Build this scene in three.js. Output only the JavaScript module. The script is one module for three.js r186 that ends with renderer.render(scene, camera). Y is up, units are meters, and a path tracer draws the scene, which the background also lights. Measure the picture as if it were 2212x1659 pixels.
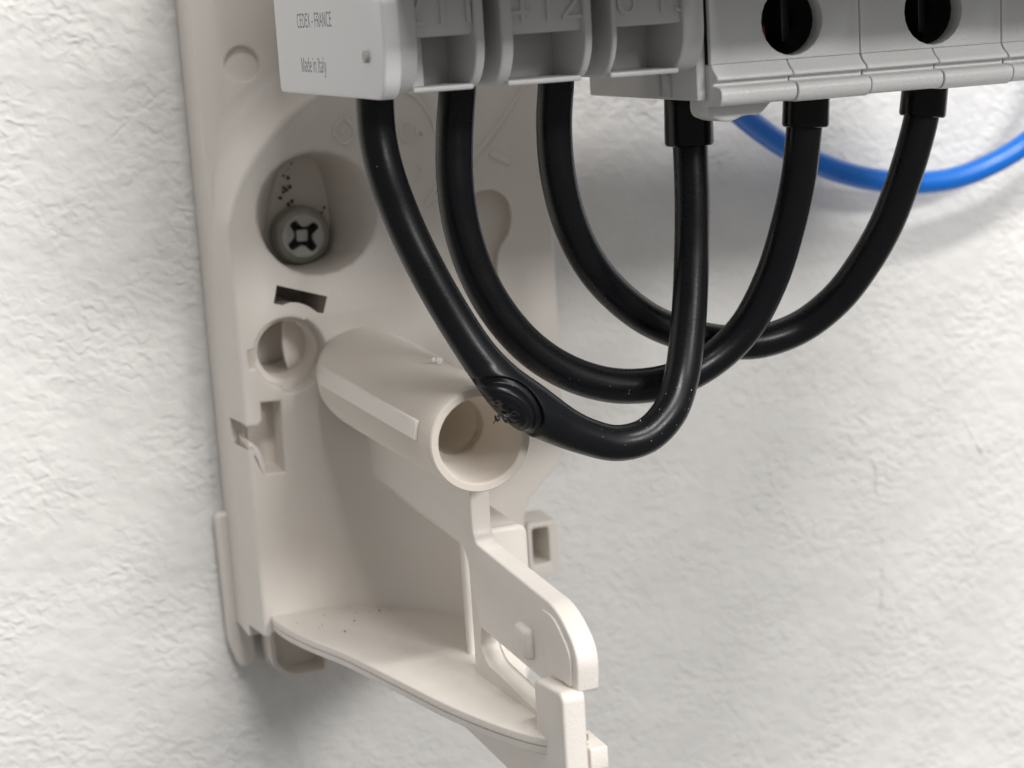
import * as THREE from 'three';
import { mergeGeometries, toCreasedNormals, mergeVertices } from 'three/addons/utils/BufferGeometryUtils.js';
import { RoundedBoxGeometry } from 'three/addons/geometries/RoundedBoxGeometry.js';
import { TextGeometry } from 'three/addons/geometries/TextGeometry.js';
import { FontLoader } from 'three/addons/loaders/FontLoader.js';
import { RectAreaLightUniformsLib } from 'three/addons/lights/RectAreaLightUniformsLib.js';
import { createNoise2D } from 'simplex-noise';

// ---------------------------------------------------------------- camera, light, exposure
// The wall is the plane z = 0, x to the right, y up. Shapes are written in millimetres and scaled to metres when built.
const MM = 0.001;
const scene = new THREE.Scene();
const RIGHT = new THREE.Vector3(0.9319272, -0.06063564, 0.35754024);
const DOWN = new THREE.Vector3(-0.12710624, -0.97799422, 0.16544278);
const AHEAD = new THREE.Vector3(0.33964056, -0.19962622, -0.91912658);
const EYE = new THREE.Vector3(0, 0, 250);
const camera = new THREE.PerspectiveCamera(23.434, 4 / 3, 0.01, 10);
camera.position.copy(EYE).multiplyScalar(MM);
camera.up.copy(DOWN).negate();
camera.lookAt(camera.position.clone().add(AHEAD));
camera.focus = 0.203;
camera.userData.fStop = 38;
scene.add(camera);

scene.background = new THREE.Color(0.185, 0.183, 0.18);
RectAreaLightUniformsLib.init();
const CENTRE = new THREE.Vector3(95, -50, 40);
function areaLight(dir, distance, w, h, intensity, color) {
  const l = new THREE.RectAreaLight(color, intensity, w, h);
  l.position.copy(dir.clone().normalize().multiplyScalar(distance).add(CENTRE.clone().multiplyScalar(MM)));
  l.lookAt(CENTRE.clone().multiplyScalar(MM));
  scene.add(l);
  return l;
}
areaLight(new THREE.Vector3(0.20, 0.38, 0.90), 1.5, 0.42, 0.16, 43, new THREE.Color(1, 0.985, 0.96));     // lamp in front, above the photographer
areaLight(new THREE.Vector3(0.06, 0.79, 0.61), 1.5, 0.75, 0.12, 58, new THREE.Color(1, 0.985, 0.96));     // overhead lamp, stretched into a strip to blur its sideways shadows
areaLight(new THREE.Vector3(0.35, 0.50, 0.80), 1.3, 1.2, 1.0, 0.8, new THREE.Color(1, 0.995, 0.985));     // bright room behind

const renderer = new THREE.WebGLRenderer({ antialias: true });
renderer.toneMapping = THREE.LinearToneMapping;
renderer.toneMappingExposure = 1.06;
renderer.shadowMap.enabled = true;

// ---------------------------------------------------------------- helpers
let seed = 12345;
const rnd = () => { seed = (seed * 1664525 + 1013904223) >>> 0; return seed / 4294967296; };
const V = (x, y, z) => new THREE.Vector3(x, y, z);
// where the sight line through a point of the 2212 x 1659 photograph meets the plane at height z above the wall (mm)
function at(u, v, z) {
  const d = RIGHT.clone().multiplyScalar((u - 1106) / 4000).addScaledVector(DOWN, (v - 829.5) / 4000).add(AHEAD);
  return EYE.clone().addScaledVector(d, (z - EYE.z) / d.z);
}
const used = {};
function numbered(name) { const n = used[name] || 0; used[name] = n + 1; return n ? `${name}_${String(n).padStart(3, '0')}` : name; }
function tag(o, label, category, group, kind) {
  if (label) o.userData.label = label;
  if (category) o.userData.category = category;
  if (group) o.userData.group = group;
  if (kind) o.userData.kind = kind;
  return o;
}
function boxUV(g) {   // uv in units of 40 mm, each triangle projected along its own main direction
  const p = g.attributes.position, uv = new Float32Array(p.count * 2), A = V(0, 0, 0), B = V(0, 0, 0), C = V(0, 0, 0);
  for (let i = 0; i < p.count; i += 3) {
    A.fromBufferAttribute(p, i); B.fromBufferAttribute(p, i + 1).sub(A); C.fromBufferAttribute(p, i + 2).sub(A); B.cross(C);
    const ax = Math.abs(B.x), ay = Math.abs(B.y), az = Math.abs(B.z), m = az >= ax && az >= ay ? 2 : ax >= ay ? 0 : 1;
    for (let j = i; j < i + 3; j++) {
      const x = p.getX(j), y = p.getY(j), z = p.getZ(j);
      uv[2 * j] = (m === 0 ? z : x) / 40; uv[2 * j + 1] = (m === 1 ? z : y) / 40;
    }
  }
  g.setAttribute('uv', new THREE.BufferAttribute(uv, 2));
  return g;
}
function clean(g, crease) {
  let h = g.index ? g.toNonIndexed() : g.clone();
  for (const k of Object.keys(h.attributes)) if (!['position', 'normal', 'uv'].includes(k)) h.deleteAttribute(k);
  h.clearGroups();
  if (crease !== null) h = toCreasedNormals(h, crease ?? 0.7);
  return h;
}
function mesh(name, geoms, mat, parent, o = {}) {
  const list = (Array.isArray(geoms) ? geoms : [geoms]).map((g) => {
    const h = clean(g, o.crease);
    if (!o.keepUV) boxUV(h);
    return h;
  });
  const g = list.length > 1 ? mergeGeometries(list) : list[0];
  const base = parent ? parent.userData.base || parent.parent.userData.base || V(0, 0, 0) : (o.base || V(0, 0, 0));
  g.translate(-base.x, -base.y, -base.z);
  g.scale(MM, MM, MM);
  const m = new THREE.Mesh(g, mat);
  m.name = parent ? name : numbered(name);
  m.castShadow = m.receiveShadow = true;
  if (parent) parent.add(m); else { m.position.copy(base).multiplyScalar(MM); scene.add(m); }
  return m;
}
const bases = [];
function thing(name, label, category, x, y, z, group) {
  const o = new THREE.Group();
  o.name = numbered(name); o.position.set(x, y, z).multiplyScalar(MM);
  o.userData.base = V(x, y, z); bases.push(o);
  tag(o, label, category, group);
  scene.add(o);
  return o;
}
function roundPoly(pts, r = 1) {   // pts [a, b, radius?]
  const s = new THREE.Shape(), n = pts.length;
  pts.forEach((p, i) => {
    const a = pts[(i + n - 1) % n], c = pts[(i + 1) % n], rr = p[2] ?? r;
    const d1 = Math.hypot(a[0] - p[0], a[1] - p[1]), d2 = Math.hypot(c[0] - p[0], c[1] - p[1]);
    const k = Math.min(rr, d1 * 0.49, d2 * 0.49);
    const s1 = [p[0] + (a[0] - p[0]) * k / d1, p[1] + (a[1] - p[1]) * k / d1], s2 = [p[0] + (c[0] - p[0]) * k / d2, p[1] + (c[1] - p[1]) * k / d2];
    if (i === 0) s.moveTo(...s1); else s.lineTo(...s1);
    if (k > 0.01) s.quadraticCurveTo(p[0], p[1], ...s2);
  });
  s.closePath();
  return s;
}
const asHole = (shape) => { const p = new THREE.Path(); p.setFromPoints(shape.getPoints(12)); return p; };
function extr(shape, d, b = 0.25, seg = 2) {
  const g = b > 0 ? new THREE.ExtrudeGeometry(shape, { depth: d - 2 * b, bevelEnabled: true, bevelSize: b, bevelThickness: b, bevelOffset: -b, bevelSegments: seg, curveSegments: 14 })
    : new THREE.ExtrudeGeometry(shape, { depth: d, bevelEnabled: false, curveSegments: 14 });
  if (b > 0) g.translate(0, 0, b);
  return g;
}
const M4 = (x, y, z) => new THREE.Matrix4().makeBasis(V(...x), V(...y), V(...z));
const exXY = (s, z0, z1, b, seg) => extr(s, z1 - z0, b, seg).translate(0, 0, z0);                                                    // shape in x, y
const exZY = (s, x0, x1, b, seg) => extr(s, x1 - x0, b, seg).applyMatrix4(M4([0, 0, 1], [0, 1, 0], [-1, 0, 0])).translate(x1, 0, 0);  // shape in z, y
const exXZ = (s, y0, y1, b, seg) => extr(s, y1 - y0, b, seg).applyMatrix4(M4([1, 0, 0], [0, 0, 1], [0, -1, 0])).translate(0, y1, 0);  // shape in x, z
const rbox = (x0, x1, y0, y1, z0, z1, r = 0.3) => new RoundedBoxGeometry(x1 - x0, y1 - y0, z1 - z0, 2, Math.min(r, (x1 - x0) * 0.45, (y1 - y0) * 0.45, (z1 - z0) * 0.45)).translate((x0 + x1) / 2, (y0 + y1) / 2, (z0 + z1) / 2);
const rect = (a0, a1, b0, b1, r = 0.3) => roundPoly([[a0, b0], [a1, b0], [a1, b1], [a0, b1]], r);
function circle(x, y, r, n = 48) { const s = new THREE.Shape(); s.absarc(x, y, r, 0, Math.PI * 2, false); return s; }
const latheZ = (pts, x, y, seg = 64) => new THREE.LatheGeometry(pts.map(([r, z]) => new THREE.Vector2(Math.max(r, 0.0001), z)), seg).applyMatrix4(M4([1, 0, 0], [0, 0, 1], [0, -1, 0])).translate(x, y, 0);
function grid(rows) {   // rows of equal length of Vector3 -> surface
  const n = rows[0].length, pos = [], idx = [];
  rows.forEach((r) => r.forEach((p) => pos.push(p.x, p.y, p.z)));
  for (let i = 0; i < rows.length - 1; i++) for (let j = 0; j < n - 1; j++) { const a = i * n + j, b = a + 1, c = a + n, d = c + 1; idx.push(a, c, b, b, c, d); }
  const g = new THREE.BufferGeometry();
  g.setAttribute('position', new THREE.Float32BufferAttribute(pos, 3));
  g.setAttribute('uv', new THREE.Float32BufferAttribute(new Float32Array(pos.length / 3 * 2), 2));
  g.setIndex(idx); g.computeVertexNormals();
  return g;
}
// a round tube through points, radius a function of t; returns geometry and a sampler of its surface
function tube(points, radius, { seg = 220, sides = 32, shape = null } = {}) {
  const curve = new THREE.CatmullRomCurve3(points, false, 'centripetal');
  const P = curve.getSpacedPoints(seg), T = [], N = [];
  for (let i = 0; i <= seg; i++) T.push(P[Math.min(i + 1, seg)].clone().sub(P[Math.max(i - 1, 0)]).normalize());
  let nrm = V(0, 0, 1); nrm.addScaledVector(T[0], -nrm.dot(T[0])).normalize();
  for (let i = 0; i <= seg; i++) { nrm = nrm.clone().addScaledVector(T[i], -nrm.dot(T[i])).normalize(); N.push(nrm); }
  const point = (i, a) => {
    const b = T[i].clone().cross(N[i]), r = (typeof radius === 'function' ? radius(i / seg) : radius) * (shape ? shape(i / seg, a) : 1);
    return P[i].clone().addScaledVector(N[i], Math.cos(a) * r).addScaledVector(b, Math.sin(a) * r);
  };
  const rows = [];
  rows.push(Array.from({ length: sides + 1 }, () => P[0].clone()));
  for (let i = 0; i <= seg; i++) rows.push(Array.from({ length: sides + 1 }, (_, j) => point(i, (j % sides) / sides * Math.PI * 2)));
  rows.push(Array.from({ length: sides + 1 }, () => P[seg].clone()));
  return { geom: grid(rows), P, T, N, point, seg };
}

// ---------------------------------------------------------------- materials
const n2a = createNoise2D(rnd), n2b = createNoise2D(rnd), n2c = createNoise2D(rnd);
function dataTex(size, f, channels = 1) {
  const d = new Uint8Array(size * size * 4);
  for (let j = 0; j < size; j++) for (let i = 0; i < size; i++) {
    const v = f(i / size, j / size), k = (j * size + i) * 4;
    if (channels === 1) { d[k] = d[k + 1] = d[k + 2] = Math.max(0, Math.min(255, v * 255)); } else { for (let c = 0; c < 3; c++) d[k + c] = Math.max(0, Math.min(255, v[c] * 255)); }
    d[k + 3] = 255;
  }
  const t = new THREE.DataTexture(d, size, size, THREE.RGBAFormat);
  t.magFilter = t.minFilter = THREE.LinearFilter; t.wrapS = t.wrapT = THREE.MirroredRepeatWrapping; t.needsUpdate = true;
  return t;
}
const plasticBump = dataTex(1024, (u, v) => 0.5 + 0.22 * n2a(u * 60, v * 60) + 0.22 * n2b(u * 170, v * 170));
const plasticRough = dataTex(512, (u, v) => 0.8 + 0.14 * n2a(u * 9, v * 9) + 0.06 * n2c(u * 60, v * 60));
const plastic = (rgb, rough, bump, extra = {}) => new THREE.MeshPhysicalMaterial({ color: new THREE.Color().setRGB(...rgb), roughness: rough, roughnessMap: plasticRough, bumpMap: plasticBump, bumpScale: bump, ...extra });
const M = {
  cream: plastic([0.81, 0.76, 0.705], 0.55, 0.00003),
  grey: plastic([0.64, 0.635, 0.63], 0.5, 0.00004),
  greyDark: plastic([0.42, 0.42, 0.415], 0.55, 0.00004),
  mcb: plastic([0.74, 0.74, 0.735], 0.45, 0.00004),
  white: plastic([0.80, 0.80, 0.81], 0.5, 0.00003),
  black: plastic([0.007, 0.0075, 0.009], 0.36, 0.000006, { specularIntensity: 0.5 }),
  sleeve: plastic([0.006, 0.006, 0.006], 0.26, 0.00001, { specularIntensity: 0.45 }),
  blue: plastic([0.005, 0.18, 0.72], 0.4, 0.00002),
  burnt: plastic([0.014, 0.014, 0.016], 0.35, 0.0001),
  zinc: new THREE.MeshPhysicalMaterial({ color: new THREE.Color().setRGB(0.50, 0.51, 0.48), metalness: 0.8, roughness: 0.5, roughnessMap: plasticRough, bumpMap: plasticBump, bumpScale: 0.00004 }),
  recess: new THREE.MeshStandardMaterial({ color: new THREE.Color().setRGB(0.03, 0.032, 0.035), metalness: 0.7, roughness: 0.5 }),  // zinc darkened: the shade of the deep recess is in this colour
  copper: new THREE.MeshStandardMaterial({ color: new THREE.Color().setRGB(0.35, 0.05, 0.025), metalness: 0.2, roughness: 0.45 }),
  post: new THREE.MeshPhysicalMaterial({ color: new THREE.Color().setRGB(0.82, 0.76, 0.685), roughness: 1, transmission: 0.36, thickness: 0, bumpMap: plasticBump, bumpScale: 0.00003, clearcoat: 0.25, clearcoatRoughness: 0.5 }),
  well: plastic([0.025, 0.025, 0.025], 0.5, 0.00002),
  steelDark: new THREE.MeshStandardMaterial({ color: new THREE.Color().setRGB(0.14, 0.14, 0.14), metalness: 0.8, roughness: 0.4 }),
  dirt: new THREE.MeshStandardMaterial({ color: new THREE.Color().setRGB(0.09, 0.08, 0.07), roughness: 0.9 }),
  dust: new THREE.MeshStandardMaterial({ color: new THREE.Color().setRGB(0.45, 0.43, 0.38), roughness: 0.9 }),
  crumb: plastic([0.8, 0.78, 0.74], 0.6, 0.00003),
};

// ---------------------------------------------------------------- wall
const WX0 = -30, WY1 = 30, WSIZE = 240;   // one sheet of texture covers this square, mirrored beyond it
function relief(x, y) {   // rolled plaster: rounded lumps drawn out a little along one slanting direction
  const u = 0.95 * x - 0.30 * y, v = 0.30 * x + 0.95 * y;
  const wu = u + 0.35 * n2c(u / 2.5, v / 2.5), wv = v + 0.35 * n2c(u / 2.5 + 31, v / 2.5);
  const soft = (q) => q * (1 - 0.25 * q * q);
  const patch = 0.72 + 0.6 * n2b(x / 17, y / 17);
  return patch * (0.38 * soft(n2a(wu / 2.5, wv / 1.7)) + 0.17 * soft(n2b(wu / 1.3, wv / 1.0)) + 0.03 * n2a(wu / 0.6 + 9, wv / 0.5)) + 0.30 * n2c(wu / 4.6, wv / 3.4);
}
const scratches = [[at(1905, 1175, 0), at(1900, 1390, 0), 0.28, 0.9], [at(1890, 1010, 0), at(1893, 1070, 0), 0.2, 0.7], [at(2085, 905, 0), at(2120, 975, 0), 0.3, -0.8], [at(230, 310, 0), at(350, 200, 0), 0.22, 0.3], [at(1100, 1500, 0), at(1180, 1580, 0), 0.2, 0.2]];
function scratch(x, y) {
  let h = 0;
  for (const [a, b, w, d] of scratches) {
    const ux = b.x - a.x, uy = b.y - a.y, l2 = ux * ux + uy * uy, t = Math.max(0, Math.min(1, ((x - a.x) * ux + (y - a.y) * uy) / l2));
    const dx = x - a.x - ux * t + 0.12 * n2c(x, y), dy = y - a.y - uy * t, q = (dx * dx + dy * dy) / (w * w);
    if (q < 6) h -= d * Math.exp(-q) * (0.5 + 0.5 * n2b(x * 0.6, y * 0.25));
  }
  return h;
}
{
  const size = 2048;
  const bump = dataTex(size, (u, v) => { const x = WX0 + u * WSIZE, y = WY1 - WSIZE + v * WSIZE; return 0.5 + 0.26 * relief(x, y) + 0.5 * scratch(x, y); });
  const tint = dataTex(512, (u, v) => { const k = 0.955 + 0.03 * n2b(u * 14, v * 14) + 0.015 * n2a(u * 60, v * 60); return [k, k * 0.998, k * 0.994]; }, 3);
  const mat = new THREE.MeshStandardMaterial({ color: new THREE.Color().setRGB(0.845, 0.833, 0.815), roughness: 0.85, map: tint, bumpMap: bump, bumpScale: 0.0008 });
  const x0 = -150, x1 = 380, y0 = -300, y1 = 160, nx = 660, ny = 570;
  const g = new THREE.PlaneGeometry(x1 - x0, y1 - y0, nx, ny).translate((x0 + x1) / 2, (y0 + y1) / 2, 0);
  const p = g.attributes.position, uv = g.attributes.uv;
  for (let i = 0; i < p.count; i++) {
    const x = p.getX(i), y = p.getY(i);
    p.setZ(i, 0.05 * n2a(x / 7, y / 5) + 0.08 * n2c(x / 14 + 7, y / 11) - 0.3);
    uv.setXY(i, (x - WX0) / WSIZE, (y - WY1 + WSIZE) / WSIZE);
  }
  g.computeVertexNormals();
  tag(mesh('wall', g, mat, null, { keepUV: true, crease: null }), null, null, null, 'structure');
  // the wall has thickness
  const back = rbox(x0, x1, y0, y1, -60, -2, 0.1);
}

// ---------------------------------------------------------------- cream mounting frame
{
  const F = thing('mounting_frame', 'cream moulded plastic mounting frame with a round post, screwed to the white wall', 'mounting frame', 48.5, -90, 0);
  const plate = [], ZP = 16, k = (250 - ZP) / 239, ZL = 10, kl = (250 - ZL) / 244;   // heights of the raised face and of the lower level above the wall
  const up = (g) => g.translate(0, 0, ZP - 11).scale(k, k, 1);                         // features drawn on the raised face
  // raised face, 2 to 11 mm from the wall
  const ridge = [[50.1, -25.5], [50.6, -24.0], [51.6, -21.5], [53.3, -18.6], [55.6, -15.9], [58.3, -13.2], [61.3, -10.9], [63.9, -9.4], [68, -6.5], [72, -2.5], [76, 4], [78, 12], [79, 40]];
  const raised = new THREE.Shape();
  const inset = 0.15;
  raised.moveTo(50.1 + inset, -82);
  raised.lineTo(50.1 + inset, -54.9);
  raised.quadraticCurveTo(51.9, -55.5, 52.45, -58.2);
  raised.lineTo(52.5, -59.6); raised.lineTo(54.9, -59.7); raised.lineTo(55.1, -50.0); raised.lineTo(52.5, -49.9); raised.lineTo(52.45, -52.2);
  raised.quadraticCurveTo(52.3, -53.0, 51.5, -53.0);
  raised.lineTo(50.1 + inset, -52.9);
  for (const [x, y] of ridge) raised.lineTo(x + inset, y);
  raised.lineTo(95.9, 40); raised.lineTo(95.9, -60); raised.quadraticCurveTo(95.9, -63.4, 94.2, -65); raised.lineTo(89.9, -69); raised.lineTo(89.0, -71.5); raised.lineTo(89.0, -82); raised.closePath();
  raised.holes.push(asHole(circle(62.4, -25.4, 8.25)));
  // slot with a bulging lower edge
  { const s = new THREE.Path(); s.moveTo(55.7, -33.75); s.lineTo(63.3, -36.3); s.lineTo(62.3, -39.35); s.lineTo(60.9, -38.95); s.quadraticCurveTo(59.5, -37.5, 58.0, -37.3); s.quadraticCurveTo(57.0, -37.25, 56.7, -37.6); s.lineTo(54.8, -37.0); s.closePath(); raised.holes.push(s); }
  // round hole with bayonet notches
  { const s = new THREE.Path(), cx = 56.9, cy = -43.6, n = 120; const pts = [];
    for (let i = 0; i < n; i++) { const a = i / n * 360; let r = 4.75; if (a > 168 && a < 197) r = 5.55; else if (a > 255 && a < 312) r = 5.25; else if (a > -1 && a < 60 || a > 330) r = 5.0; if (a > 197 && a < 255) r = 4.7; pts.push(new THREE.Vector2(cx + r * Math.cos(a * Math.PI / 180), cy + r * Math.sin(a * Math.PI / 180))); }
    s.setFromPoints(pts); s.closePath(); raised.holes.push(s); }
  // keyhole
  { const k = roundPoly([[83.0, -26], [84.6, -24.0], [87.6, -23.9], [89.8, -25.6], [90.4, -28.4], [89.6, -31.2], [88.0, -33.0], [87.6, -35.5], [87.9, -38], [85.5, -39.5], [83.5, -38], [83.6, -34], [82.4, -31.5]], 1.6); raised.holes.push(asHole(k)); }
  plate.push(exXY(raised, 2, ZP, 0.45, 3).scale(k, k, 1));
  // lower level at the upper left, 6 mm
  const lower = new THREE.Shape([[48.6, -83.5], [51.3, -83.5], [51.3, -25], [54, -18.6], [59, -12.6], [64.6, -8.6], [69, -5.5], [73, -1.5], [77, 5], [79.5, 40], [48.6, 40]].map(([x, y]) => new THREE.Vector2(x, y)));
  lower.holes.push(asHole(circle(54.75, -5.3, 2.3)));
  plate.push(exXY(lower, 0.4, ZL, 0.35, 3).scale(kl, kl, 1).translate(0.35, 0, 0));
  mesh('back_plate', plate, M.cream, F, { crease: 0.55 });
  // drafted left flank and the soft ramp up to the raised face
  const foot = [[48.9, -26.0, 3.2], [49.0, -22.5, 4.8], [49.3, -18.5, 5.6], [50.1, -14.0, 6.0], [51.9, -10.9, 6.02], [54.6, -8.6, 6.02], [57.9, -6.5, 6.02], [60.6, -5.0, 6.02], [65, -2, 6.02], [69, 1.5, 6.02], [73, 7, 6.02], [75, 14, 6.02], [76, 40, 6.02]];
  const ramp = [];
  const profile = (r, f, e) => {
    const dx = r[0] - f[0], dy = r[1] - f[1], l = Math.hypot(dx, dy), ix = dx / l, iy = dy / l, row = [];
    const body = (t) => V(r[0] + (f[0] - r[0]) * t, r[1] + (f[1] - r[1]) * t, f[2] + (ZP - f[2]) * Math.pow(1 - t, e));
    const A = V(r[0] + 0.8 * ix, r[1] + 0.8 * iy, ZP + 0.03), B = V(r[0], r[1], ZP + 0.03), C = body(0.07);
    for (let j = 0; j < 8; j++) { const t = j / 8; row.push(V(0, 0, 0).addScaledVector(A, (1 - t) ** 2).addScaledVector(B, 2 * t * (1 - t)).addScaledVector(C, t * t)); }
    for (let j = 0; j <= 14; j++) row.push(body(0.07 + 0.93 * j / 14));
    return row;
  };
  const side = (ya, yb, n) => { const rows = []; for (let i = 0; i <= n; i++) { const y = ya + (yb - ya) * i / n; rows.push(profile([50.15 * k, y], [48.2, y, ZL - 0.4], 1.0)); } return rows; };
  const a = side(-80.5, -55.95 * k, 8), b = side(-52.5 * k, -33, 8);
  const c = []; const rv = ridge.map(([x, y]) => V(x * k, y * k, 0)), fv = foot.map(([x, y, z]) => V(x * kl + (z < 6 ? 0.12 : 0.42), y * kl, ZL + (z < 5 ? -0.35 : z < 5.7 ? -0.05 : 0.02)));
  const rc = new THREE.CatmullRomCurve3([V(50.15 * k, -33, 0), V(50.15 * k, -29, 0), ...rv]), fc = new THREE.CatmullRomCurve3([V(48.2, -33, ZL - 0.4), V(48.2, -29.5, ZL - 0.4), ...fv]);
  for (let i = 0; i <= 90; i++) { const r = rc.getPoint(i / 90), f = fc.getPoint(i / 90), q = Math.min(1, Math.max(0, (i / 90 * 14 - 0.8) / 2.4)), e = 1 + 1.5 * q * q * (3 - 2 * q); c.push(profile([r.x, r.y], [f.x, f.y, f.z], e)); }
  ramp.push(grid(a), grid(b), grid(c));
  mesh('sloped_flank', ramp, M.cream, F, { crease: 0.8 });
  // floor behind the openings
  mesh('back_floor', [up(exXY(rect(51.4, 56, -60.6, -49.2, 0.3), 3.2, 5.6, 0.05)), exXY(rect(50.4, 90, -81.5, 30, 1), 0.4, 1.4, 0.1), exXY(circle(54.75, -5.3, 2.8), 3.2, 4.4, 0).translate(0, 0, ZL - 5.3).scale(kl, kl, 1).translate(0.35, 0, 0)], M.cream, F);
  // funnel of the screw recess
  { const rows = [], n = 72; const floorPt = (t) => { const s = Math.sin(t), top = s > 0; const w = Math.min(1, Math.max(0, s * 1.2 + 0.1)); const cx = 61.7 + (62.7 - 61.7) * w, cy = -28.9 + 6.6 * w, r = 4.6 - 0.7 * w; return [cx + r * Math.cos(t), cy + r * s]; };
    const levels = [[0, ZP, 0.25], [0.0, ZP - 0.3, 0.05], [0.06, ZP - 0.8, 0], [0.3, 11.5, 0], [0.62, 7, 0], [0.86, 4, 0], [0.97, 2.4, 0], [1.0, 1.9, 0], [0.95, 1.75, -0.5], [0.5, 1.75, -3.2]];
    for (const [m, z, o] of levels) { const row = []; for (let i = 0; i <= n; i++) { const t = i / n * Math.PI * 2, f = floorPt(t), rx = k * (62.4 + (8.25 + o) * Math.cos(t)), ry = k * (-25.4 + (8.25 + o) * Math.sin(t)); const mm = Math.min(1, m); row.push(V(rx + (f[0] - rx) * mm, ry + (f[1] - ry) * mm, z)); } rows.push(row); }
    rows.reverse();
    const walls = [grid(rows), exXY(rect(56.5, 67.5, -34.5, -17.5, 4), 1.3, 1.9, 0)];
    mesh('screw_recess', walls, M.cream, F, { crease: 0.9 }); }
  // inner sleeve of the round hole
  mesh('bayonet_socket', [up(latheZ([[5.6, 8.4], [4.1, 8.4], [3.95, 8.1], [3.8, -3]], 57.2, -43.6, 64)), up(exXY((() => { const s = new THREE.Shape(); s.absarc(57.2, -43.6, 4.1, -1.25, 1.25, false); s.quadraticCurveTo(57.4, -43.6, 57.2 + 4.1 * Math.cos(-1.25), -43.6 + 4.1 * Math.sin(-1.25)); return s; })(), 2.5, 3.2, 0.1))], M.cream, F, { crease: 0.5 });
  // keyhole floor
  mesh('keyhole_floor', up(exXY(rect(81, 92, -41, -22, 1), 7.4, 8.4, 0)), M.cream, F);
  // thin raised lines and marks on the face
  const line = (pts, r = 0.34, z = 11.1) => tube(pts.map(([x, y]) => V(x, y, z)), r, { seg: 40, sides: 8 }).geom.translate(0, 0, ZP - 11).scale(k, k, 1);
  mesh('raised_line', line([[75.4, -9.9], [77.6, -11.6], [79.0, -13.8], [79.6, -15.6], [80.2, -19], [79.4, -22.6], [77.4, -25.9]], 0.3), M.cream, F);
  mesh('raised_line', line([[94.4, -8.6], [93, -10.5], [88.9, -15.5], [85.3, -19.3], [81, -23], [77.4, -25.8]], 0.34), M.cream, F);
  mesh('raised_mark', [line([[66.9, -12.9], [65.4, -14.8], [66.9, -16.6], [68.3, -14.8], [66.9, -12.9]], 0.22), up(rbox(-0.7, 0.7, -0.28, 0.28, 10.9, 11.2, 0.1).rotateZ(0.75).translate(66.9, -14.75, 0))], M.cream, F);
  { const oval = []; for (let i = 0; i <= 24; i++) { const t = i / 24 * Math.PI * 2; oval.push([75.45 + 0.85 * Math.cos(t), -15.6 + 1.35 * Math.sin(t)]); }
    const ring = []; for (let i = 0; i <= 16; i++) { const t = i / 16 * Math.PI * 2; ring.push([77.35 + 0.4 * Math.cos(t), -16.1 + 0.42 * Math.sin(t)]); }
    mesh('degree_mark', [line(oval, 0.2), line(ring, 0.18), line([[76.3, -20], [77.2, -20.8], [76.5, -21.8]], 0.13)], M.cream, F); }
  mesh('small_stud', up(rbox(87.2, 90.6, -20.2, -19.2, 10.8, 11.35, 0.25).translate(-88.9, 19.7, 0).rotateZ(-0.5).translate(88.6, -20.2, 0)), M.cream, F);
  // round post standing out from the plate
  const px = 64.0, py = -45.7;
  const post = mesh('post_tube', [latheZ([[4.9, 15.9], [4.9, 16.4], [5.2, 17.6], [5.8, 19.5], [6.35, 22], [6.55, 25], [6.5, 30], [6.25, 44], [5.85, 60], [5.72, 62.5], [5.82, 64.6], [5.8, 65.5], [5.72, 65.85], [5.58, 66], [4.92, 65.98], [4.78, 65.85], [4.7, 65.5], [4.58, 64.6], [3.9, 60], [3.55, 58.9], [3.3, 58.4], [3.2, 57.8], [3.15, 56]], px, py, 96)], M.post, F, { crease: 0.45 });
  mesh('bore', latheZ([[3.16, 56.2], [3.12, 57.9], [2.9, 20], [0.01, 19.8]], px, py, 64), M.post, post, { crease: 0.45 });
  { const prof = roundPoly([[-1.15, 5.2, 0.2], [1.15, 5.2, 0.2], [1.1, 6.3, 0.2], [-1.1, 6.3, 0.2]], 0.2);
    const rib = exXY(prof, 0, 37.5, 0.12).translate(0, 0, 24);
    // follow the taper of the post
    const p = rib.attributes.position; for (let i = 0; i < p.count; i++) { const z = p.getZ(i), t = (62 - z) / 42; p.setY(i, p.getY(i) - 0.2 + 0.58 * t); p.setX(i, p.getX(i) * (1 + 0.2 * t)); }
    mesh('rib', [rib.rotateZ(Math.PI / 2 - 0.18).translate(px, py, 0)], M.cream, post, { crease: 0.5 }); }
  // upright web under the post and the bracket that it carries
  const web = roundPoly([[10, -50.7, 0.4], [59.5, -50.7, 0.5], [59.5, -58.7, 1.8], [84.3, -59.5, 3.6], [89.2, -62.7, 2.6], [88.6, -67.2, 0.5], [84.5, -67.2, 0.4], [84.5, -100, 0.5], [79.2, -100, 0.5], [79.2, -83.4, 0.5], [10, -84.5, 0.5], [10, -79.5, 0.5], [57.4, -76.2, 0.5], [57.4, -61.8, 1.6], [55.6, -60.0, 1.2], [10, -59.6, 0.5]], 0.5);
  web.holes.push(asHole(roundPoly([[60.3, -68.3, 0.6], [80.6, -68.4, 0.5], [80.6, -73.45, 0.5], [61.6, -72.9, 1.6], [59.4, -71.4, 1.0]], 0.5)));
  const arm = mesh('bracket_arm', exZY(web, 64.5, 66.9, 0.3, 3), M.cream, F, { crease: 0.5 });
  mesh('latch_peg', [rbox(63.6, 65, -67.4, -63.9, 73.4, 77.0, 0.9)], M.cream, arm, { crease: 0.9 });
  mesh('latch_panel', [exZY(roundPoly([[80.6, -67.0, 0.2], [80.6, -60.6, 0.2], [83.8, -60.5, 3], [87.9, -63.3, 2.2], [87.4, -66.8, 0.3]], 0.3), 64.25, 65, 0.12)], M.cream, arm);
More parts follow.
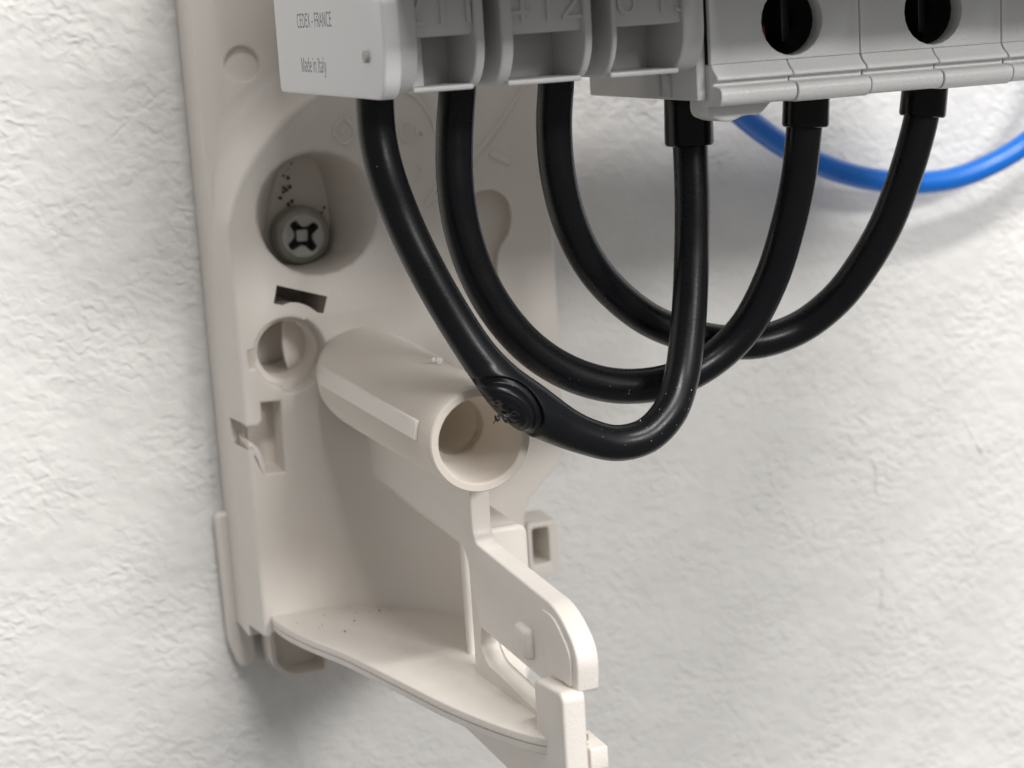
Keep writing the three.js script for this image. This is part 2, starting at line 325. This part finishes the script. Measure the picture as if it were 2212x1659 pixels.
  mesh('front_column', exZY(roundPoly([[81.2, -110, 0.5], [81.2, -67.6, 0.8], [89.0, -66.7, 1.2], [89.0, -110, 0.5]], 0.6), 62.7, 65.2, 0.35, 3), M.cream, F);
  mesh('side_peg', rbox(66.6, 68.6, -76.8, -74.4, 81, 86, 0.2), M.cream, F);
  // sloping shelf, wide at the plate and narrow at the bracket
  { const top = (z) => -78.2 + 0.07 * (z - 11);
    const LE = new THREE.CatmullRomCurve3([[50.3, 10.8], [50.2, 14], [50.1, 20], [51.3, 29], [53.6, 39.5], [55.5, 52], [57.9, 68], [60.4, 78.5], [62.4, 83.6], [63.6, 85]].map(([x, z]) => V(x, 0, z)));
    const RE = new THREE.CatmullRomCurve3([[89, 10.8], [88, 16], [85, 24], [81, 32], [77.5, 42], [74.6, 50], [72.2, 55], [69.0, 62], [67.4, 72], [66.9, 85]].map(([x, z]) => V(x, 0, z)));
    const plan = (off, n) => { const P = []; for (let i = 0; i <= n; i++) { const l = LE.getPoint(i / n), r = RE.getPoint(i / n); P.push([V(l.x + off, 0, l.z), V(r.x - off, 0, r.z)]); } return P; };
    const sheet = (off, dy) => plan(off, 60).map(([l, r]) => Array.from({ length: 17 }, (_, j) => { const p = l.clone().lerp(r, j / 16); p.y = top(p.z) + dy; return p; }));
    const rim = (k, o1, d1, o2, d2) => { const P1 = plan(o1, 60).map((e) => e[k].clone()), P2 = plan(o2, 60).map((e) => e[k].clone()); P1.forEach((p) => { p.y = top(p.z) + d1; }); P2.forEach((p) => { p.y = top(p.z) + d2; }); return k ? grid([P2, P1]) : grid([P1, P2]); };
    const steps = [[0.45, 0], [0.16, -0.03], [0.04, -0.13], [0, -0.28], [0.0, -0.85], [0.22, -0.95], [0.24, -1.05], [0.06, -1.15], [0.1, -1.75], [0.22, -1.9], [0.6, -1.95]];
    const parts = [grid(sheet(0.45, 0)), grid(sheet(0.6, -1.95))];
    for (let i = 0; i < steps.length - 1; i++) for (const k of [0, 1]) parts.push(rim(k, steps[i][0], steps[i][1], steps[i + 1][0], steps[i + 1][1]));
    mesh('shelf', mergeVertices(mergeGeometries(parts.map((g) => { const h = g.toNonIndexed(); h.deleteAttribute('normal'); return h; })), 0.002), M.cream, F, { crease: 0.5 }); }
  // pocket that closes the right-hand side of the web
  mesh('pocket', [exXY(roundPoly([[66.5, -60.6, 0.05], [74.4, -60.6, 1.2], [74.4, -78.5, 0.3], [66.5, -78.5, 0.05], [66.5, -77.2, 0.05], [73.0, -77.2, 0.3], [73.0, -62, 0.3], [66.5, -62, 0.05]], 0.3), 14, 49, 0.03), exXY(roundPoly([[66.3, -77.4], [74.55, -77.4], [74.55, -60.45, 1.4], [66.3, -60.45, 0.8]], 0.8), 48.92, 50.5, 0.55, 4)], M.cream, F, { crease: 0.8 });
  // concave lining of the hollow between the plate, the web and the pocket
  { const rows = [], S = (t) => { t = Math.min(1, Math.max(0, t)); return t * t * (3 - 2 * t); };
    for (let i = 0; i <= 36; i++) { const y = -48.5 - 30 * i / 36, lift = S(i / 9), drop = S((i - 27) / 9) * 2.4; rows.push([[55.9, 16.02], [57.5, 16.1], [61, 17.2], [64.5, 19.4], [67.5, 22.8], [70, 27.4], [71.7, 33], [72.5, 39.5], [72.8, 45], [72.86, 48.9]].map(([x, z], j) => V(y > -61.5 ? Math.min(x, 66.4) : x, y, 16.02 + (z - 16.02) * lift + (j > 0 && j < 7 ? drop * [0, 0.12, 0.5, 0.9, 1, 1, 1][j] : 0)))); }
    const fine = rows.map((r) => new THREE.CatmullRomCurve3(r).getPoints(48)); mesh('hollow_lining', grid(fine.reverse()), M.cream, F, { crease: null }); }
  // tabs along the bottom edge, against the wall
  mesh('edge_tab', exXY(roundPoly([[46.5, -66.5, 1.2], [49.4, -66.5, 0.7], [50.6, -88.6, 1.2], [48.2, -89.6, 1.8], [46.8, -85.5, 1.5]], 1), 0.2, 2.2, 0.5, 3), M.cream, F, { crease: 0.9 });
  { const o = roundPoly([[51.4, -81, 0.2], [51.6, -88.2, 2.2], [53.9, -90.5, 1.6], [59.6, -90.4, 0.5], [60.2, -81, 0.2]], 1);
    o.holes.push(asHole(roundPoly([[52.1, -81.6, 0.2], [52.3, -87.9, 1.8], [54.2, -89.8, 1.2], [59.0, -89.8, 0.4], [59.4, -81.6, 0.2]], 1)));
    mesh('bottom_tab', [exXY(o, 0.4, 7.2, 0.15), exXY(rect(51.8, 59.8, -90, -81.5, 1.5), 0.4, 3, 0.1)], M.cream, F, { crease: 0.5 }); }
  { const o = rect(90.3, 95.2, -81.8, -73.4, 0.8); o.holes.push(asHole(rect(91.0, 93.6, -79.6, -74.2, 0.5)));
    mesh('side_socket', [exXY(o, 1.6, 8.2, 0.15, 2), exXY(rect(90.5, 94.9, -81.4, -73.8, 0.5), 0.4, 1.5, 0.1)], M.cream, F, { crease: 0.5 }); }
}

// ---------------------------------------------------------------- screw in the recess
{
  const S = thing('screw', 'zinc cross recess screw holding the cream frame, deep in its round recess', 'screw', 61.7, -28.9, 1.5);
  const arm = 2.35, w = 0.62, cr = 1.15, rot = 0.62;
  const cross = []; for (let k = 0; k < 4; k++) { const a = rot + k * Math.PI / 2, c = Math.cos(a), s = Math.sin(a); const P = (r, o) => [61.7 + r * c - o * s, -28.9 + r * s + o * c]; cross.push(P(cr, -w * 1.05), P(arm, -w * 0.85), P(arm + 0.12, 0), P(arm, w * 0.85), P(cr, w * 1.05)); }
  const disc = circle(61.7, -28.9, 3.0); disc.holes.push(asHole(roundPoly(cross.map(([x, y]) => [x, y, 0.22]), 0.2)));
  const crown = exXY(disc, 3.0, 5.0, 0.12, 2);
  mesh('screw_head', [crown, latheZ([[4.05, 1.9], [4.12, 3.3], [4.0, 3.9], [3.6, 4.55], [2.96, 4.95]], 61.7, -28.9, 64)], M.zinc, S, { crease: 0.4 });
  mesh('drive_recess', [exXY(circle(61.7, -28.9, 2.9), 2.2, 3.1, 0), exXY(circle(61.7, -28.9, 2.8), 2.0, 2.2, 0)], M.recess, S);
  mesh('recess_centre', exXY(rect(60.9, 62.5, -29.7, -28.1, 0.3), 2.1, 4.2, 0.1), M.zinc, S);
  mesh('shank', new THREE.CylinderGeometry(2, 1.6, 14, 20).rotateX(Math.PI / 2).translate(61.7, -28.9, -4.6), M.zinc, S);
}

// ---------------------------------------------------------------- contactor
const font = await new FontLoader().loadAsync('fonts/droid/droid_sans_regular.typeface.json');
{
  const C = thing('contactor', 'grey three pole contactor with printed white left side at the upper left', 'contactor', 70, -8, 36);
  mesh('housing', [rbox(53.6, 86.8, -7.6, 42, 36, 68, 0.5), rbox(54, 86.6, 3.2, 34, 66, 98, 1.2)], M.grey, C);
  // printed side panel
  { const cv = document.createElement('canvas'); cv.width = 1024; cv.height = 1024; const q = cv.getContext('2d');
    const Z0 = 36, Z1 = 76, Y0 = -8.2, Y1 = 31.8, X = (z) => (z - Z0) / (Z1 - Z0) * 1024, Y = (y) => (Y1 - y) / (Y1 - Y0) * 1024;
    q.fillStyle = '#ffffff'; q.fillRect(0, 0, 1024, 1024);
    q.fillStyle = '#4b4f5c';
    const put = (text, z0, z1, y, h) => { q.font = '100px sans-serif'; const m = q.measureText(text).width, sx = (X(z1) - X(z0)) / m, sy = (h / (Y1 - Y0) * 1024) / 72; q.save(); q.translate(X(z0), Y(y)); q.scale(sx, sy); q.fillText(text, 0, 0); q.restore(); };
    put('CEDEX - FRANCE', 46.1, 60.4, -0.95, 1.55);
    put('Made in Italy', 46.5, 57.0, -5.75, 1.55);
    const t = new THREE.CanvasTexture(cv); t.colorSpace = THREE.SRGBColorSpace; t.anisotropy = 8;
    const mat = new THREE.MeshPhysicalMaterial({ color: M.white.color, roughness: 0.5, map: t });
    const g = exZY(roundPoly([[36, -8.2, 0.8], [76.6, -8.2, 3.4], [78.2, -4.6, 2.2], [78.2, 1.5, 0.7], [75.5, 1.5, 0.05], [75.5, 31.8, 0.7], [36, 31.8, 0.7]], 0.4), 52.6, 54.4, 0.3, 3);
    const h = clean(g, 0.7), p = h.attributes.position, uv = h.attributes.uv; for (let i = 0; i < p.count; i++) uv.setXY(i, (p.getZ(i) - Z0) / (Z1 - Z0), (p.getY(i) - Y0) / (Y1 - Y0));
    mesh('side_panel', h, mat, C, { keepUV: true, crease: null });
    mesh('side_hole_disc', new THREE.CylinderGeometry(0.62, 0.62, 0.5, 24).rotateZ(Math.PI / 2).translate(52.45, -4.0, 72.6), M.greyDark, C); }  // dark disc painted in for the shade of a small hole
  const prof = (z0) => roundPoly([[z0, -7.7, 0.4], [75.6, -7.7, 3.2], [78.0, -4.9, 3.0], [78.0, 9, 0.4], [z0, 9, 0.4]], 0.4);
  const poles = [[54.0, 63.0, 56.1, 62.0, -2.45, '2', 'T1'], [64.7, 74.4, 66.0, 73.55, -2.75, '4', 'T2'], [76.5, 86.8, 77.1, 84.4, -2.7, '6', 'T3']];
  for (const [x0, x1, a, b, top, n1, n2] of poles) {
    const T = mesh('terminal_block', [exZY(prof(62), x0, a, 0.25, 3), exZY(prof(62), b, x1, 0.25, 3), rbox(a - 0.2, b + 0.2, -7.75, -7.2, 62, 76.2, 0.2), exZY(roundPoly([[62, top], [77.3, top, 0.4], [77.3, 9], [62, 9]], 0.3), a - 0.2, b + 0.2, 0.2)], M.grey, C);
    mesh('terminal_shutter', [rbox(a - 0.1, b + 0.1, -7.3, top + 0.2, 66, 69.2, 0.2), ...(x0 < 60 ? [rbox(a - 0.1, a + 1.9, -7.3, top + 0.1, 69, 73.4, 0.2)] : [])], M.grey, T);
    const opt = { font, size: 3.4, depth: 0.3, curveSegments: 5, bevelEnabled: false };
    const put = (s, cx) => { const g = new TextGeometry(s, opt); g.computeBoundingBox(); const w = g.boundingBox.max.x - g.boundingBox.min.x; return g.translate(-g.boundingBox.min.x - w / 2, 0, 0).translate(cx, top + 1.15, 77.28); };
    const mid = (a + b) / 2;
    mesh('marking', [put(n1, x0 + (x0 < 60 ? 2.0 : 2.0)), put(n2, x1 - 3.2)], M.grey, T, { crease: null });
    mesh('gap_wall', rbox(x1 - 0.1, x1 + 1.9, -7.6, 9, 62, 70.5, 0.2), M.grey, C);
  }
}

// ---------------------------------------------------------------- circuit breakers
function breaker(x0, label, first) {
  const B = thing('circuit_breaker', label, 'circuit breaker', x0 + 8.9, -11, 36, 'circuit breakers standing side by side');
  const W = 17.8, x1 = x0 + W - 0.12, mid = x0 + W / 2;
  const wall = [[47, -10.9, 0.3], [76.2, -10.9, 0.5], [76.3, 34, 0.3], [36, 34, 0.3], [36, 2, 0.3], [47, 2, 0.3]];
  mesh('housing', [exZY(roundPoly(wall), x0, x0 + 1, 0.1), exZY(roundPoly(wall), x1 - 1, x1, 0.1), rbox(x0 + 0.5, x1 - 0.5, -10.8, -9.8, 47, 76, 0.1), rbox(x0 + 0.5, x1 - 0.5, -10.5, 34, 46, 50, 0.1), rbox(x0 + 0.3, x1 - 0.3, 3.4, 33, 74, 103, 1.2)], M.grey, B);
  const hx = mid + (first ? 0.75 : 0.2), hy = -3.2;
  const face = new THREE.Shape([[x0, -6.0], [x1, -6.0], [x1, 30], [x0, 30]].map(([x, y]) => new THREE.Vector2(x, y)));
  face.holes.push(asHole(circle(hx, hy, 3.55)));
  // the face is a plate with a hole; its lower edge is cut at the hole and carried on by the flare below
  const f2 = new THREE.Shape(); f2.moveTo(x0, -7.2); f2.lineTo(x1, -7.2); f2.lineTo(x1, 30); f2.lineTo(x0, 30); f2.closePath(); f2.holes.push(asHole(circle(hx, hy, 3.6)));
  mesh('front_panel', [exXY(f2, 74.5, 76.7, 0.18, 2)], M.mcb, B, { crease: 0.5 });
  const halves = [[x0 + 0.03, mid - 0.06, 0], [mid + 0.06, x1 - 0.03, 0.14]];
  for (const [a, b, dz] of halves) {
    const s = new THREE.Shape(); s.moveTo(74, -7.2); s.lineTo(76.72, -7.2); s.quadraticCurveTo(76.9, -7.7, 77.6, -8.15); s.quadraticCurveTo(78.1, -8.5, 77.9, -8.75); s.lineTo(76.9, -8.9); s.lineTo(76.9, -9.35); s.lineTo(78.1 + dz, -9.5); s.quadraticCurveTo(78.75 + dz, -9.6, 78.8 + dz, -10.2); s.quadraticCurveTo(78.8 + dz, -11.2, 77.8, -11.4 - dz); s.lineTo(74, -11.5); s.closePath();
    mesh('lower_lip', exZY(s, a, b, 0.08, 1), M.mcb, B, { crease: 0.6 });
  }
  { const head = circle(hx + 0.2, hy, 2.7); head.holes.push(asHole(rect(hx - 0.25, hx + 0.65, hy - 2.3, hy + 2.3, 0.1)));
    mesh('terminal_screw', [exXY(head, 63, 66, 0.2), rbox(hx - 3.3, hx - 2.3, hy - 2.4, hy + 3, 60, 71, 0.1), rbox(hx + 2.4, hx + 3.4, hy - 2.4, hy + 3, 60, 70, 0.1)], M.steelDark, B);
    mesh('terminal_clamp', exXY(roundPoly([[hx - 1.5, hy - 3.3], [hx + 0.2, hy - 3.3], [hx - 0.2, hy - 0.4]], 0.1), 69.5, 71, 0.1), M.copper, B); }
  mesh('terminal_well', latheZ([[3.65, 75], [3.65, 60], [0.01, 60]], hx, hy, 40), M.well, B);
  if (first) {
    mesh('mounting_clip', [exXY(roundPoly([[88.6, -11, 0.2], [88.6, -12.6, 1.2], [90.8, -13.5, 1.4], [93.0, -12.7, 0.8], [94.6, -12.9, 0.6], [95.8, -11.9, 0.5], [96.6, -11, 0.2]], 0.6), 70, 74.6, 0.3, 2)], M.mcb, B, { crease: 0.8 });
    mesh('side_rib', [rbox(86.95, 88.05, -10.85, 34, 47.2, 75.4, 0.2), rbox(86.6, 87, -10.6, -8.2, 66.2, 66.8, 0.1), rbox(86.6, 87, -10.6, -8.2, 68.4, 69.4, 0.1)], M.grey, B);
  }
  return B;
}
breaker(88.0, 'light grey circuit breaker right beside the contactor, with a clip under its lip', true);
breaker(105.8, 'light grey circuit breaker between two others, black sleeves of two cables below its lip', false);
breaker(123.6, 'light grey circuit breaker cut off by the right edge of the photo', false);
breaker(141.4, 'added unseen light grey circuit breaker at the right hand end, shading the wall', false);   // added beyond the frame only to shade the wall at the upper right

// ---------------------------------------------------------------- cables
const C = (list) => list.map(([u, v, z]) => at(u, v, z));
const dustSpots = [];
function cable(name, label, list, radius, opt = {}) {
  const pts = C(list), t = tube(pts, radius, { seg: opt.seg || 260, sides: opt.sides || 40 });
  const b = pts[0];
  const K = thing(name, label, 'cable', b.x, b.y, b.z, opt.group);
  if (!opt.later) mesh('insulation', t.geom, opt.mat || M.black, K, { crease: null });
  return { K, t };
}
const sleeve = (K, u0, v0, u1, v1, z, r) => {   // insulated end sleeve
  const a = at(u0, v0, z), b = at(u1, v1, z), d = b.clone().sub(a), l = d.length();
  const g = new THREE.LatheGeometry([[0.01, 0], [r * 0.97, 0], [r, 0.3], [r * 1.02, l - 0.35], [r * 0.98, l - 0.08], [r * 0.92, l], [r * 0.8, l - 0.1], [0.01, l - 0.3]].map(([x, y]) => new THREE.Vector2(x, y)), 40);
  g.applyQuaternion(new THREE.Quaternion().setFromUnitVectors(V(0, 1, 0), d.normalize())).translate(a.x, a.y, a.z);
  mesh('end_sleeve', g, M.sleeve, K, { crease: 0.6 });
};
const GR = 'black cables looping from the contactor to the circuit breakers';
{
  const bulge = (t) => 1.98 + 0.08 * Math.max(0, t - 0.6) + 0.72 * Math.exp(-(((t - 0.418) / 0.055) ** 2));
  const { K, t } = cable('black_cable', 'nearest black cable, with a burnt dent beside the round post', [[806, 150, 65], [809, 210, 65], [815, 290, 65], [832, 370, 65.5], [868, 470, 66], [920, 580, 67], [984, 692, 68], [1044, 781, 69], [1106, 850, 69.5], [1184, 904, 69.5], [1265, 942, 69.5], [1335, 957, 69.5], [1398, 940, 69.5], [1446, 890, 69], [1472, 815, 67.5], [1487, 700, 65.5], [1494, 560, 63], [1495, 420, 60.0], [1491, 314, 58.2], [1487, 230, 58]], bulge, { group: GR, later: true, seg: 900, sides: 150 });
  const dentGeom = t.geom;
  sleeve(K, 1486, 196, 1489, 314, 58, 2.76);
  dustSpots.push([t, 0.50, 0.66, 44, 2.05], [t, 0.1, 0.4, 6, 2.1]);
  // burnt imprint: rings cut off along a ragged edge, set into the near side of the cable
  const c = at(1088, 895, 71.2), toEye = EYE.clone().sub(c).normalize();
  const ux = at(1175, 945, 70.5).sub(at(1028, 838, 70.5)).normalize();       // along the ragged edge
  const n = toEye.clone().multiplyScalar(0.9).add(V(-0.15, -0.25, 0.3)); n.addScaledVector(ux, -n.dot(ux)).normalize();
  const uy = n.clone().cross(ux).normalize();                            // towards the cable
  { const sm = (a, b, v) => { const t = Math.min(1, Math.max(0, (v - a) / (b - a))); return t * t * (3 - 2 * t); };
    const p = dentGeom.attributes.position, w = V(0, 0, 0);
    for (let i = 0; i < p.count; i++) {
      w.fromBufferAttribute(p, i).sub(c);
      const x = w.dot(ux), y = w.dot(uy), z = w.dot(n);
      const q = Math.hypot(x, y / 0.80) / 5.5;
      if (q > 1.2 || z < -2.6) continue;
      let h = 0.25 * (1 - sm(0.55, 0.66, q));                                                 // dome
      h += 0.02 * Math.sin(q * 46) * sm(0.28, 0.36, q) * (1 - sm(0.52, 0.6, q));              // fine rings pressed into it
      h -= 0.55 * sm(0.62, 0.69, q) * (1 - sm(0.80, 0.86, q));                                // groove
      h += 0.10 * sm(0.80, 0.88, q) * (1 - sm(0.88, 1.1, q));                                 // raised lip
      const tear = 1 - sm(0.16, 0.36, q + 0.06 * n2a(x * 1.5, y * 1.5));
      h += tear * (0.16 * n2b(x * 1.1 + 5, y * 1.1) + 0.03 * n2a(x * 2.2, y * 2.2) - 0.28);
      const face = sm(-2.6, -1.4, z);
      w.multiplyScalar(1).add(c).addScaledVector(n, h * face);
      p.setXYZ(i, w.x, w.y, w.z);
    }
    dentGeom.computeVertexNormals(); }
  tag(mesh('insulation', dentGeom, M.black, K, { crease: null }), 'black insulation with a burnt ring shaped dent');
  const bits = [];
  for (const [u, v, s, a] of [[1076, 903, 0.26, 1.2], [1100, 897, 0.42, 0.2], [1090, 906, 0.26, 2.0]]) {   // shreds
    const g = new THREE.IcosahedronGeometry(s, 2), p = g.attributes.position;
    for (let i = 0; i < p.count; i++) { const k = 1 + 0.25 * n2a(p.getX(i) * 3 + u, p.getY(i) * 3 + p.getZ(i) * 2); p.setXYZ(i, p.getX(i) * k * 1.7, p.getY(i) * k * 0.8, p.getZ(i) * k * 0.45); }
    const w = at(u, v, 71.1); bits.push(g.rotateZ(a).translate(w.x, w.y, w.z));
  }
  for (const q of [[[1070, 898], [1070, 908], [1065, 916]]]) bits.push(tube(q.map(([u, v]) => at(u, v, 71.2)), (t) => 0.13 * (1 - 0.7 * t), { seg: 16, sides: 8 }).geom);
  mesh('torn_insulation', bits, M.burnt, K, { crease: 1.2 });
}
{
  const { K, t } = cable('black_cable', 'middle black cable curving behind the burnt one to the second sleeve', [[990, 120, 61], [988, 190, 61], [982, 290, 61], [983, 390, 61], [998, 495, 61], [1034, 600, 61], [1088, 690, 61], [1155, 760, 61], [1235, 808, 61], [1320, 832, 61], [1400, 832, 61], [1470, 815, 61], [1545, 772, 61], [1610, 708, 61.5], [1665, 605, 62.5], [1702, 490, 64], [1725, 385, 65], [1735, 300, 66], [1742, 225, 66.5]], 2.02, { group: GR });
  sleeve(K, 1743, 170, 1740, 274, 66.5, 2.58);
  dustSpots.push([t, 0.34, 0.52, 22, 2.05]);
}
{
  const { K, t } = cable('black_cable', 'farthest black cable, the widest loop, ending at the right hand sleeve', [[1204, 110, 60], [1201, 180, 60], [1197, 270, 59.5], [1205, 375, 59], [1231, 480, 58], [1275, 570, 57], [1335, 640, 56], [1405, 692, 55.5], [1480, 722, 55.5], [1560, 738, 56], [1640, 738, 57], [1730, 706, 58], [1808, 645, 60], [1866, 570, 62], [1912, 490, 63.5], [1948, 400, 65], [1975, 315, 66], [1992, 245, 66.5], [2000, 190, 66.5]], 2.0, { group: GR });
  sleeve(K, 2002, 150, 1992, 252, 66.5, 2.6);
  dustSpots.push([t, 0.36, 0.5, 5, 2.05]);
}
cable('blue_cable', 'bright blue cable hanging against the wall behind the black cables', [[1480, 100, 22], [1560, 205, 17], [1640, 278, 13], [1730, 335, 10], [1840, 378, 8.5], [1960, 395, 8], [2060, 385, 8], [2150, 350, 8.5], [2230, 298, 9.5], [2330, 190, 12], [2400, 60, 16]], 1.72, { mat: M.blue });

// ---------------------------------------------------------------- small stuff
{
  const specks = [], add = (list, w, rmin, rmax, flat) => { const g = new THREE.IcosahedronGeometry(1, 1), p = g.attributes.position, r = rmin + (rmax - rmin) * rnd(), so = rnd() * 50; for (let i = 0; i < p.count; i++) { const k = 1 + 0.4 * n2a(p.getX(i) * 1.3 + so, p.getY(i) * 1.3 + p.getZ(i)); p.setXYZ(i, p.getX(i) * k * r, p.getY(i) * k * r, p.getZ(i) * k * r * flat); } g.computeVertexNormals(); list.push(g.translate(w.x, w.y, w.z)); };
  for (const [u, v] of [[628, 352], [620, 366], [612, 380], [621, 384], [612, 406], [618, 410], [624, 404], [613, 414], [605, 428], [628, 436], [634, 432], [622, 440], [700, 450], [696, 458]]) add(specks, at(u + 4 * (rnd() - 0.5), v + 4 * (rnd() - 0.5), 2.1), 0.08, 0.26, 0.9);
  for (const [u, v, z] of [[580, 206, 6.2], [655, 1140, 11.1], [642, 1175, 11.1]]) add(specks, at(u, v, z), 0.1, 0.16, 0.5);
  const shelfPt = (u, v) => { const d = RIGHT.clone().multiplyScalar((u - 1106) / 4000).addScaledVector(DOWN, (v - 829.5) / 4000).add(AHEAD), t = (-78.2 + 0.07 * (EYE.z - 11)) / (d.y - 0.07 * d.z); return EYE.clone().addScaledVector(d, t); };
  for (const [u, v] of [[641, 1346], [700, 1330], [696, 1350], [770, 1324], [765, 1342], [690, 1357], [745, 1365], [800, 1322], [820, 1320], [845, 1318]]) add(specks, shelfPt(u, v), 0.08, 0.17, 0.5);
  tag(mesh('dirt_specks', specks, M.dirt, null, { crease: 1.2 }), 'dark specks of dirt scattered in the screw recess and on the cream shelf', 'dirt', null, 'stuff');
  const dust = [];
  for (const [t, a, b, n, r] of dustSpots) for (let k = 0; k < n; k++) {
    const i = Math.floor((a + (b - a) * rnd()) * t.seg), ang = rnd() * Math.PI * 2, p = t.point(i, ang);
    if (p.clone().sub(t.P[i]).dot(EYE.clone().sub(p)) < 0) continue;
    add(dust, p, 0.025, rnd() < 0.12 ? 0.11 : 0.055, 0.8);
  }
  tag(mesh('dust_specks', dust, M.dust, null, { crease: 1.2 }), 'pale dust specks on the bends of the black cables', 'dust', null, 'stuff');
  const w = at(945, 778, 0); const c1 = V(60.4, -40.2, 49), list = [];
  add(list, at(950, 778, 52), 0.42, 0.46, 0.9); add(list, at(936, 777, 52), 0.24, 0.28, 0.9);
  tag(mesh('plastic_crumb', list, M.crumb, null, { crease: 1.2 }), 'tiny white plastic crumb lying on top of the round cream post', 'crumb');
}

for (const o of bases) delete o.userData.base;
renderer.render(scene, camera);
